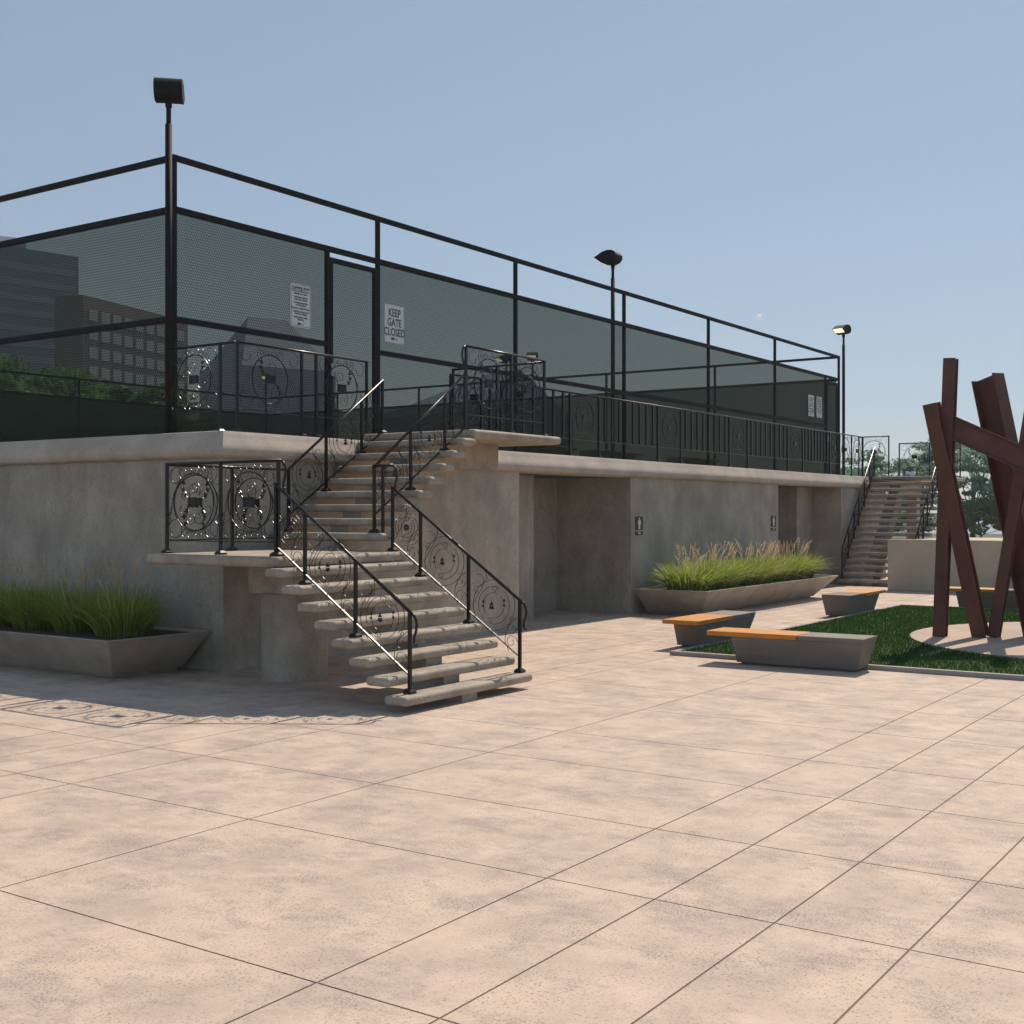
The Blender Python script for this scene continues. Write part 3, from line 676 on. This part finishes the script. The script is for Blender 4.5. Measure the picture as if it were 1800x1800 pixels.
# ------------------------------------------------------------------ restroom signs
def restroom(x, label, cap):
    y = 11.998; t = thing('restroom_sign', label, 'sign', (x, y, 1.58), group='black restroom signs')
    w2 = .15
    MB().box(x-w2, x+w2, y-.012, y, 1.675, 1.955).build('sign_board', 'signblack', t)
    MB().box(x-w2, x+w2, y-.012, y, 1.58, 1.662).build('caption_board', 'signblack', t)
    MB().box(x-w2, x+w2, y-.010, y, 1.6625, 1.6745).build('divider', 'white', t)
    m = MB(); yy0, yy1 = y-.016, y-.0125
    k = lambda p, q, tt: (x+p, tt, q)
    m.prism([(.028*math.cos(a_*PI/6)*1.0, 1.915+.022*math.sin(a_*PI/6)) for a_ in range(12)], k, yy0, yy1)
    m.prism([(-.048,1.885),(.048,1.885),(.056,1.872),(.056,1.795),(.044,1.79),(.040,1.85),(.034,1.85),(.034,1.70),(.004,1.70),(.004,1.785),(-.004,1.785),(-.004,1.70),(-.034,1.70),(-.034,1.85),(-.040,1.85),(-.044,1.79),(-.056,1.795),(-.056,1.872)], k, yy0, yy1)
    m.build('pictogram', 'white', t, fixn=False)
    text_mesh(cap, .06, 'white', 'lettering', t, (x, y-.012, 1.60), UX, UZ, NY, xs=.9 if len(cap) < 4 else .85)
restroom(22.18, 'black restroom sign with white figure beside the near alcove', 'MEN')
restroom(29.2, 'black restroom sign with white figure beside the distant dark doorway', 'MENS')

# ------------------------------------------------------------------ planters
def reed_clump(name, label, x, y, z, R, H, nb, npl, seed, lean=(0,0), group='ornamental grass clumps in the planters', wide=1.0, dry_lit_frac=.08):
    g = np.random.default_rng(seed)
    t = thing(name, label, 'ornamental grass', (x, y, z), group=group)
    seg = 7; n = nb
    a = g.uniform(0, 2*PI, n); rb = R*.58*np.sqrt(g.uniform(0,1,n)); out = R*g.uniform(.08, 1.15, n); L_ = H*g.uniform(.55, 1.1, n)
    wd = g.uniform(.004, .0095, n)*wide
    tt = np.linspace(0, 1, seg+1)
    dx, dy = np.cos(a), np.sin(a); V = np.zeros((n, seg+1, 2, 3))
    droop = g.uniform(.35, 1.15, n); ta = a + g.normal(0, .9, n); lz = g.uniform(.3, 1.3, n)
    for i, s in enumerate(tt):
        rr = rb + out*(.30*s + .70*s**2.0); zz = L_*(s*1.02 - .60*droop*s**2.9*(out/R))
        cx = x + dx*rr + lean[0]*s**2*lz; cy = y + dy*rr + lean[1]*s**2*lz; ww = wd*(1-.9*s**1.8)
        V[:,i,0] = np.stack([cx - np.sin(ta)*ww, cy + np.cos(ta)*ww, z+zz], 1); V[:,i,1] = np.stack([cx + np.sin(ta)*ww, cy - np.cos(ta)*ww, z+zz], 1)
    base = (np.arange(n)*(seg+1)*2)[:,None]
    V3 = V.reshape(-1,3) - np.array([x, y, z])
    V3[:,2] *= 1.0; dry = g.uniform(0,1,n) < dry_lit_frac
    for nm_, mt_, sel in (('blades', 'reed', ~dry), ('dry_highlight_blades', 'straw', dry)):
        F = np.concatenate([base[sel] + np.array([2*i, 2*i+1, 2*i+3, 2*i+2]) for i in range(seg)], 0)
        used, inv = np.unique(F, return_inverse=True)
        o = fast(nm_, V3[used], inv.reshape(F.shape), mt_, None); o.parent = t
    VV = []; FF = []; c = 0
    for k in range(npl):
        a = g.uniform(0, 2*PI); r0 = R*.3*g.uniform(); ro = R*g.uniform(.05,.55); Hh = H*g.uniform(1.05, 1.62)
        px = lambda s: np.array([math.cos(a)*(r0+ro*s*s)+lean[0]*s*s, math.sin(a)*(r0+ro*s*s)+lean[1]*s*s, Hh*s*(1-.06*s)])
        for i in range(6):
            p, q = px(i/6), px((i+1)/6); wv = np.array([math.sin(FWD), -math.cos(FWD), 0])*.0016
            VV += [p-wv, p+wv, q+wv, q-wv]; FF.append((c,c+1,c+2,c+3)); c += 4
        for j in range(46):
            s = g.uniform(.74, 1.0); p = px(s); env = math.sin(PI*min(1, (s-.70)/.33))**.8
            d = np.array([g.normal()*.5, g.normal()*.5, g.uniform(.6, 1.6)]); d /= np.linalg.norm(d)
            ln = .042*env*g.uniform(.5, 1.2)*(H/.6); q = p + d*ln; sd = np.cross(d, g.normal(size=3)); sd /= np.linalg.norm(sd)+1e-9; sd *= .0022
            VV += [p-sd, p+sd, q+sd*.6, q-sd*.6]; FF.append((c,c+1,c+2,c+3)); c += 4
    if npl:
        o = fast('seed_heads', np.array(VV), np.array(FF), 'plume', None); o.parent = t
    return t
def planter(label, bot, topp, H, lip=.07):
    """bot/topp: 4 xy corners counter-clockwise"""
    cx = sum(p[0] for p in topp)/4; cy = sum(p[1] for p in topp)/4
    t = thing('planter', label, 'planter', (cx, cy, 0), group='long concrete trough planters')
    m = MB(); n = 4
    def shr(P, k):
        r_ = []
        for i in range(4):
            p, q, s_ = Vector(P[i]), Vector(P[i-1]), Vector(P[(i+1) % 4])
            r_.append(p + (q-p).normalized()*k + (s_-p).normalized()*k)
        return r_
    inner = shr(topp, lip); inn2 = shr(topp, lip+.02)
    V = [(*p, .0) for p in shr(bot, .05)] + [(*p, .035) for p in shr(bot, .05)] + [(*p, .036) for p in bot] + [(*p, H) for p in topp] + [(*p, H) for p in inner] + [(*p, H-.05) for p in inn2]
    F = [(0,3,2,1)] + [(l*4+i, l*4+(i+1) % 4, (l+1)*4+(i+1) % 4, (l+1)*4+i) for l in range(5) for i in range(4)] + [(20,21,22,23)]
    m.add(V, F).build('trough', 'planter', t, bevel=.012, seg=2)
    s_ = shr(topp, lip+.015)
    MB().add([(*p, H-.03) for p in s_], [(0,1,2,3)]).build('soil', 'soil', t)
    return t
planter('trough planter at the left against the left wall', [(9.78,12.60),(10.88,12.60),(10.9,19),(9.78,19)], [(9.36,12.14),(10.96,12.14),(10.97,19.3),(9.36,19.3)], .525)
planter('long trough planter under the restroom signs', [(22.35,10.68),(28.55,10.72),(28.6,11.7),(22.0,11.7)], [(21.72,10.24),(29.0,10.24),(29.3,11.85),(21.68,11.85)], .525)
ords = ['nearest', 'second', 'third', 'fourth', 'fifth']
for i in range(4):
    reed_clump('grass_clump', ords[i] + ' tall grass clump from the near end of the left planter', 10.17+.03*(i%2), 12.90+.86*i, .49, .56, .68, 900, 16, 100+i, wide=1.15)
labs = ['first clump at the left end of the restroom planter, spilling over the rim', 'second clump from the left in the restroom planter', 'third clump from the left in the restroom planter', 'fourth clump from the left in the restroom planter',
        'fifth clump from the left in the restroom planter', 'sixth clump from the left in the restroom planter', 'seventh clump from the left in the restroom planter', 'last clump at the right end of the restroom planter with the tallest tan plumes']
for i in range(8):
    reed_clump('grass_clump', labs[i], 22.4+.84*i+[0,.06,-.05,.1,-.04,.05,.0,-.03][i], 11.05+.06*((i*7)%3-1), .49, .72, .64, 850, 17, 200+i, lean=(.0, -.05), wide=1.5, dry_lit_frac=.20)

# ------------------------------------------------------------------ benches
def make_bench(label, loc, rz, group='concrete benches with timber seats'):
    t = thing('bench', label, 'bench', loc, rz, group=group)
    m = MB(); L0 = 1.80; Wd = .58; H = .44; f = .16
    b4 = [(.16,f,.0),(L0-.10,f,.0),(L0-.10,Wd-.10,.0),(.16,Wd-.10,.0)]
    m.hexa([(x, y, 0) for x, y, _ in b4], [(x, y, .03) for x, y, _ in b4])
    bb = [(.11,f-.05,.0305),(L0-.05,f-.05,.0305),(L0-.05,Wd-.05,.0305),(.11,Wd-.05,.0305)]
    k = .378/(H-.03)
    tt_ = [(.11-(.11)*k, (f-.05)*(1-k), .378), (L0-.05+.05*k, (f-.05)*(1-k), .378), (L0-.05+.05*k, Wd-.05+.05*k, .378), (.11-(.11)*k, Wd-.05+.05*k, .378)]
    m.hexa(bb, tt_)
    t2 = [(0,0,H),(.88,0,H),(.88,Wd,H),(0,Wd,H)]
    m.hexa([(tt_[0][0],tt_[0][1],.3785),(.88,tt_[0][1],.3785),(.88,tt_[2][1],.3785),(tt_[0][0],tt_[2][1],.3785)], t2)
    o = m.build('base', 'bench', None, bevel=.006, seg=2); o.parent = t
    s_ = MB().box(.884, 2.14, -.004, Wd+.004, .380, H+.003).build('timber_seat', 'wood', None, bevel=.004, seg=1); s_.parent = t
    return t
b0 = make_bench('nearest bench, parallel to the kerb, timber half towards the stairs', (15.40, 5.12, 0), math.radians(91.5))
b0.scale = (1, -1, 1)
b1 = copy_thing(b0, (18.70, 7.98, 0), PI, 'bench just behind the nearest one, its timber end pointing left'); b1.scale = (1, -1, 1)
b2 = copy_thing(b0, (23.35, 8.02, 0), 0, 'third bench, at the far left corner of the lawn, concrete end towards the camera'); b2.scale = (1, 1, 1)
b3 = copy_thing(b0, (26.78, 5.15, 0), math.radians(90), 'bench behind the sculpture in front of the low beige wall'); b3.scale = (1, -1, 1)
for i, (x, y, rz) in enumerate(((22.4,14.9,0),(25.6,14.9,0),(30.2,14.9,0),(16.6,37.4,0))):
    b = copy_thing(b0, (x, y, 3.1), rz, ['bench inside the court left of the middle floodlight pole, seen through the netting', 'bench inside the court right of the middle floodlight pole, seen through the netting', 'farthest bench inside the court along the long fence', 'bench by the far long fence at the left of the court'][i]); b.scale = (1, 1, 1)

# ------------------------------------------------------------------ sculpture of I-beams
def ray(px, py): 
    Fp = 900/math.tan(math.radians(22.5)); a = (px-900)/Fp; b = (900-py)/Fp
    return Vector((math.cos(FWD)+a*math.sin(FWD), math.sin(FWD)-a*math.cos(FWD), b))
SC = thing('sculpture', 'abstract sculpture of leaning rust-red steel beams on the round pad', 'sculpture', (21.0, 4.6, .055))
def ibeam(p0, p1, wdir, bw, dp, tf=.022, tw=.018):
    """flanges of width bw (along wdir), depth dp"""
    p0, p1 = Vector(p0), Vector(p1); ax = (p1-p0).normalized(); wv = Vector(wdir); wv = (wv - ax*wv.dot(ax)).normalized(); dv = ax.cross(wv)
    h2, b2 = dp/2, bw/2
    poly = [(-b2,-h2),(b2,-h2),(b2,-h2+tf),(tw/2,-h2+tf),(tw/2,h2-tf),(b2,h2-tf),(b2,h2),(-b2,h2),(-b2,h2-tf),(-tw/2,h2-tf),(-tw/2,-h2+tf),(-b2,-h2+tf)]
    MB().prism(poly, lambda p, q, t: p0 + wv*p + dv*q + ax*t, 0, (p1-p0).length).build('beam', 'rust', SC, fixn=True)
zb = .056
ibeam((20.25, 5.49, zb), (20.25, 5.32, 4.50), (0,1,0), .19, .20)                        # left upright
ibeam((20.50, 4.92, zb), (20.05, 5.57, 3.78), (0,1,0), .22, .24)                       # leaning left
ibeam((20.66, 4.76, zb), (20.75, 4.10, 4.40), (0,1,0), .17, .20)                       # leaning right
ibeam((21.0, 4.12, zb), (21.35, 5.02, 4.28), (1,-.55,0), .26, .46)                     # broad one
ibeam((20.22, 5.42, 3.46), (20.45, 3.2, 2.35), (1,.1,0), .17, .36)                     # crossbeam
ibeam((21.9, 3.3, zb), (21.1, 2.9, 5.0), (0,1,0), .22, .24)
ibeam((20.3, 1.6, zb), (21.2, 3.1, 4.3), (0,1,0), .24, .26)

# ------------------------------------------------------------------ trees
def tree(label, x, y, base, trunk_h, rx, rz_, nclump, nleaf, mat, seed, leaf=.16, spread=.25, flat=1.0, cat='tree', group=None):
    g = np.random.default_rng(seed); t = thing('tree', label, cat, (x, y, base), group=group)
    m = MB(); cz = trunk_h + rz_*.55
    m.tube([(x,y,base),(x+.05,y,base+trunk_h*.5),(x,y+.05,base+trunk_h)], [rx*.04, rx*.03, rx*.022], 8)
    C = []
    for i in range(nclump):
        a = g.uniform(0, 2*PI); ph = math.acos(g.uniform(-.35, 1)); r_ = g.uniform(.45, 1)**.6
        C.append((x + rx*r_*math.sin(ph)*math.cos(a), y + rx*r_*math.sin(ph)*math.sin(a), base + cz + rz_*r_*math.cos(ph)))
        if i % 4 == 0:
            c = Vector(C[-1]); s0 = Vector((x, y, base+trunk_h*g.uniform(.7, 1))); md_ = (s0+c)/2 + Vector((0,0,-.06*rx))
            m.tube([s0, md_, c], [rx*.011, rx*.007, rx*.003], 5)
    m.build('trunk', 'bark', t, fixn=False)
    C = np.array(C); n = nleaf; idx = g.integers(0, nclump, n)
    off = g.normal(size=(n,3)); off /= np.linalg.norm(off, axis=1)[:,None]; off *= (g.uniform(0,1,n)**.4)[:,None]
    sz = g.uniform(.6, 1.4, nclump)[idx]*spread*rx
    Pc = C[idx] + off*np.stack([sz, sz, sz*.6*flat], 1)
    u = g.normal(size=(n,3)); u /= np.linalg.norm(u, axis=1)[:,None]; v = np.cross(u, g.normal(size=(n,3))); v /= np.linalg.norm(v, axis=1)[:,None]
    ls = leaf*g.uniform(.6, 1.3, n)[:,None]
    V = np.stack([Pc-u*ls, Pc-v*ls*.5, Pc+u*ls, Pc+v*ls*.5], 1).reshape(-1,3) - np.array([x,y,base])
    o = fast('crown', V, np.arange(4*n).reshape(-1,4), mat); o.parent = t
    return t
tree('wide loose tree behind the court fence at the far left', 42.0, 66.0, 0, 4.5, 6.0, 4.4, 40, 15000, 'leaf_c', 11, .22)
tree('rounded green tree beyond the court, second from the left', 47.5, 66.5, 0, 4.3, 5.2, 3.9, 36, 13000, 'leaf_c', 12, .22)
tree('green tree beyond the court standing before the red-brown grid building', 46.0, 57.5, 0, 3.8, 4.2, 3.4, 34, 12000, 'leaf_c', 13, .2)
tree('smallest green tree showing just right of the corner lamp pole', 49.5, 56.0, 0, 3.2, 3.4, 2.8, 30, 9000, 'leaf_c', 14, .2)
tree('spreading blue-green tree with open layered branches behind the low wall', 97.5, 24.0, 0, 1.6, 5.6, 4.3, 150, 19000, 'leaf_a', 21, .15, .15, .6)
tree('blue-green tree left of the spreading one, over the distant stair rail', 92.0, 29.5, 0, 1.6, 3.6, 3.2, 80, 10000, 'leaf_a', 22, .15, .2, .6)
tree('yellow-green shrub-like tree below the spreading tree', 93.0, 22.3, 0, .4, 2.6, 1.7, 40, 10000, 'leaf_b', 23, .13, .25)
tree('dark green bush at the right of the yellow-green one', 96.0, 19.2, 0, .4, 2.7, 2.2, 40, 11000, 'leaf_c', 24, .13, .25)
tree('low dark bush seen through the gaps of the distant stair', 96.0, 28.5, 0, .4, 2.0, 1.6, 20, 4500, 'leaf_c', 25, .13, .3)
tree('wide blue-green tree at the right edge behind the sculpture', 99.0, 13.0, 0, 1.6, 5.0, 3.6, 120, 15000, 'leaf_a', 26, .15, .17, .6)

# ------------------------------------------------------------------ city behind
def cmat(name, col, rough=.7, spec=.3): M[name] = plain(name, col, rough, spec=spec, var=.08, vs=.1)
cmat('tower_slate', (.30, .36, .44)); cmat('tower_red', (.24, .20, .21)); cmat('tower_blue', (.22, .28, .42)); M['bandglass'] = plain('window_band_glass', (.42, .48, .56), .6); cmat('tower_pale', (.45, .42, .45)); cmat('spire_white', (.62, .66, .80))  # slate, red, blue and window-band colours lightened to paint in distance haze
M['glass'] = plain('window_glass', (.05, .07, .10), .15, spec=.6); M['warmglass'] = plain('lit_window', (.5, .38, .2), .5); emis(M['warmglass'], (1, .65, .3), .12)
def tower(label, x, y, rz, wd, dp, H, mat, rows=0, cols=0, bands=0, roof=None, name='tower_block'):
    t = thing(name, label, 'building', (x, y, 0), rz, group=None)
    o = MB().box(0, wd, 0, dp, 0, H).build('wall', mat, None); o.parent = t
    if roof:
        o = MB().add([(0,0,H),(wd,0,H),(wd,dp,H),(0,dp,H),(wd*roof[0],dp*.5,H+roof[1]),(wd*roof[2],dp*.5,H+roof[1])], [(0,1,5,4),(1,2,5),(2,3,4,5),(3,0,4)]).build('roof', mat, None); o.parent = t
    for i in range(bands):
        z = H*(.06+.90*(i+.5)/bands); o = MB().box(wd*.03, wd*.97, -.25, -.002, z-H*.012, z+H*.012).build('window_band', 'bandglass', None); o.parent = t
        o = MB().box(-.25, -.002, dp*.05, dp*.95, z-H*.014, z+H*.014).build('window_band', 'glass', None); o.parent = t
    for i in range(rows):
        for j in range(cols):
            z = H*(.04+.92*(i+.5)/rows); u = wd*(.03+.94*(j+.5)/cols); a_, b_ = wd*.94/cols*.34, H*.92/rows*.30
            o = MB().box(u-a_, u+a_, -.25, -.002, z-b_, z+b_).build('window', 'bandglass', None); o.parent = t
    return t
def at(px, d): 
    r_ = ray(px, 900); return r_.x*d, r_.y*d
def face(px0, d0, px1, d1):
    x0, y0 = at(px0, d0); x1, y1 = at(px1, d1); return x0, y0, math.atan2(y1-y0, x1-x0), math.hypot(x1-x0, y1-y0)
x, y, rz, wd = face(-60, 290, 138, 310); tower('dark slate office tower with horizontal bands at the far left behind the netting', x, y, rz, wd, 30, 66, 'tower_slate', bands=16)
x, y, rz, wd = face(-40, 420, 46, 430); tower('pale tower top just showing above the left fence', x, y, rz, wd, 25, 97, 'tower_pale', bands=8)
x, y, rz, wd = face(146, 250, 330, 285); tower('red-brown building with a grid of square windows behind the left fence', x, y, rz, wd, 7, 46, 'tower_red', rows=11, cols=9)
x, y, rz, wd = face(425, 420, 590, 440); tower('hazy blue office building with a sloping top behind the near gate', x, y, rz, wd, 40, 52, 'tower_blue', roof=(.30, 20, .72))
x, y, rz, wd = face(655, 360, 830, 330); tower('low hazy blue building with a roof rising to the right behind the stair head', x, y, rz, wd, 40, 29, 'tower_blue', roof=(.70, 13, .95))
x, y = at(1597, 300)
t = thing('spire', 'pale blue-white pointed tower rising behind the distant stair', 'tower', (x, y, 0))
MB().cyl((x,y), 4.2, 0, 7, 12, 2.6).cyl((x,y), 2.6, 7.001, 12.5, 12, 1.2).cyl((x,y), 1.2, 12.501, 15.5, 12, .1).build('shaft', 'spire_white', t, smooth=False)
x, y = at(1334, 2200)
me = bpy.data.meshes.new('moon'); import bmesh
bm = bmesh.new(); bmesh.ops.create_uvsphere(bm, u_segments=32, v_segments=16, radius=5.2); bm.to_mesh(me); bm.free()
cmat('moon_glow', (.85, .80, .78)); emis(M['moon_glow'], (.80, .78, .82), .50); o = link('moon', me, 'moon_glow', smooth=True); o.location = (x, y, 2.05 + 342/2172.8*2200); tag(o, 'faint pale day moon high above the right end of the fence', 'moon')  # moon emission stands in for its sunlit face

# ------------------------------------------------------------------ haze
m = bpy.data.materials.new('thin_air'); m.use_nodes = True; n_ = m.node_tree.nodes; n_.clear()
o = n_.new('ShaderNodeOutputMaterial'); v = n_.new('ShaderNodeVolumePrincipled'); v.inputs['Color'].default_value = (.72, .80, .95, 1)
v.inputs['Density'].default_value = .0005; v.inputs['Anisotropy'].default_value = .2
m.node_tree.links.new(v.outputs[0], o.inputs['Volume']); M['air'] = m
hz = MB().box(-30, 800, -260, 800, -1.2, 112).build('haze', 'air'); stuff(hz, 'thin bluish haze between the plaza and the distant towers', 'haze')
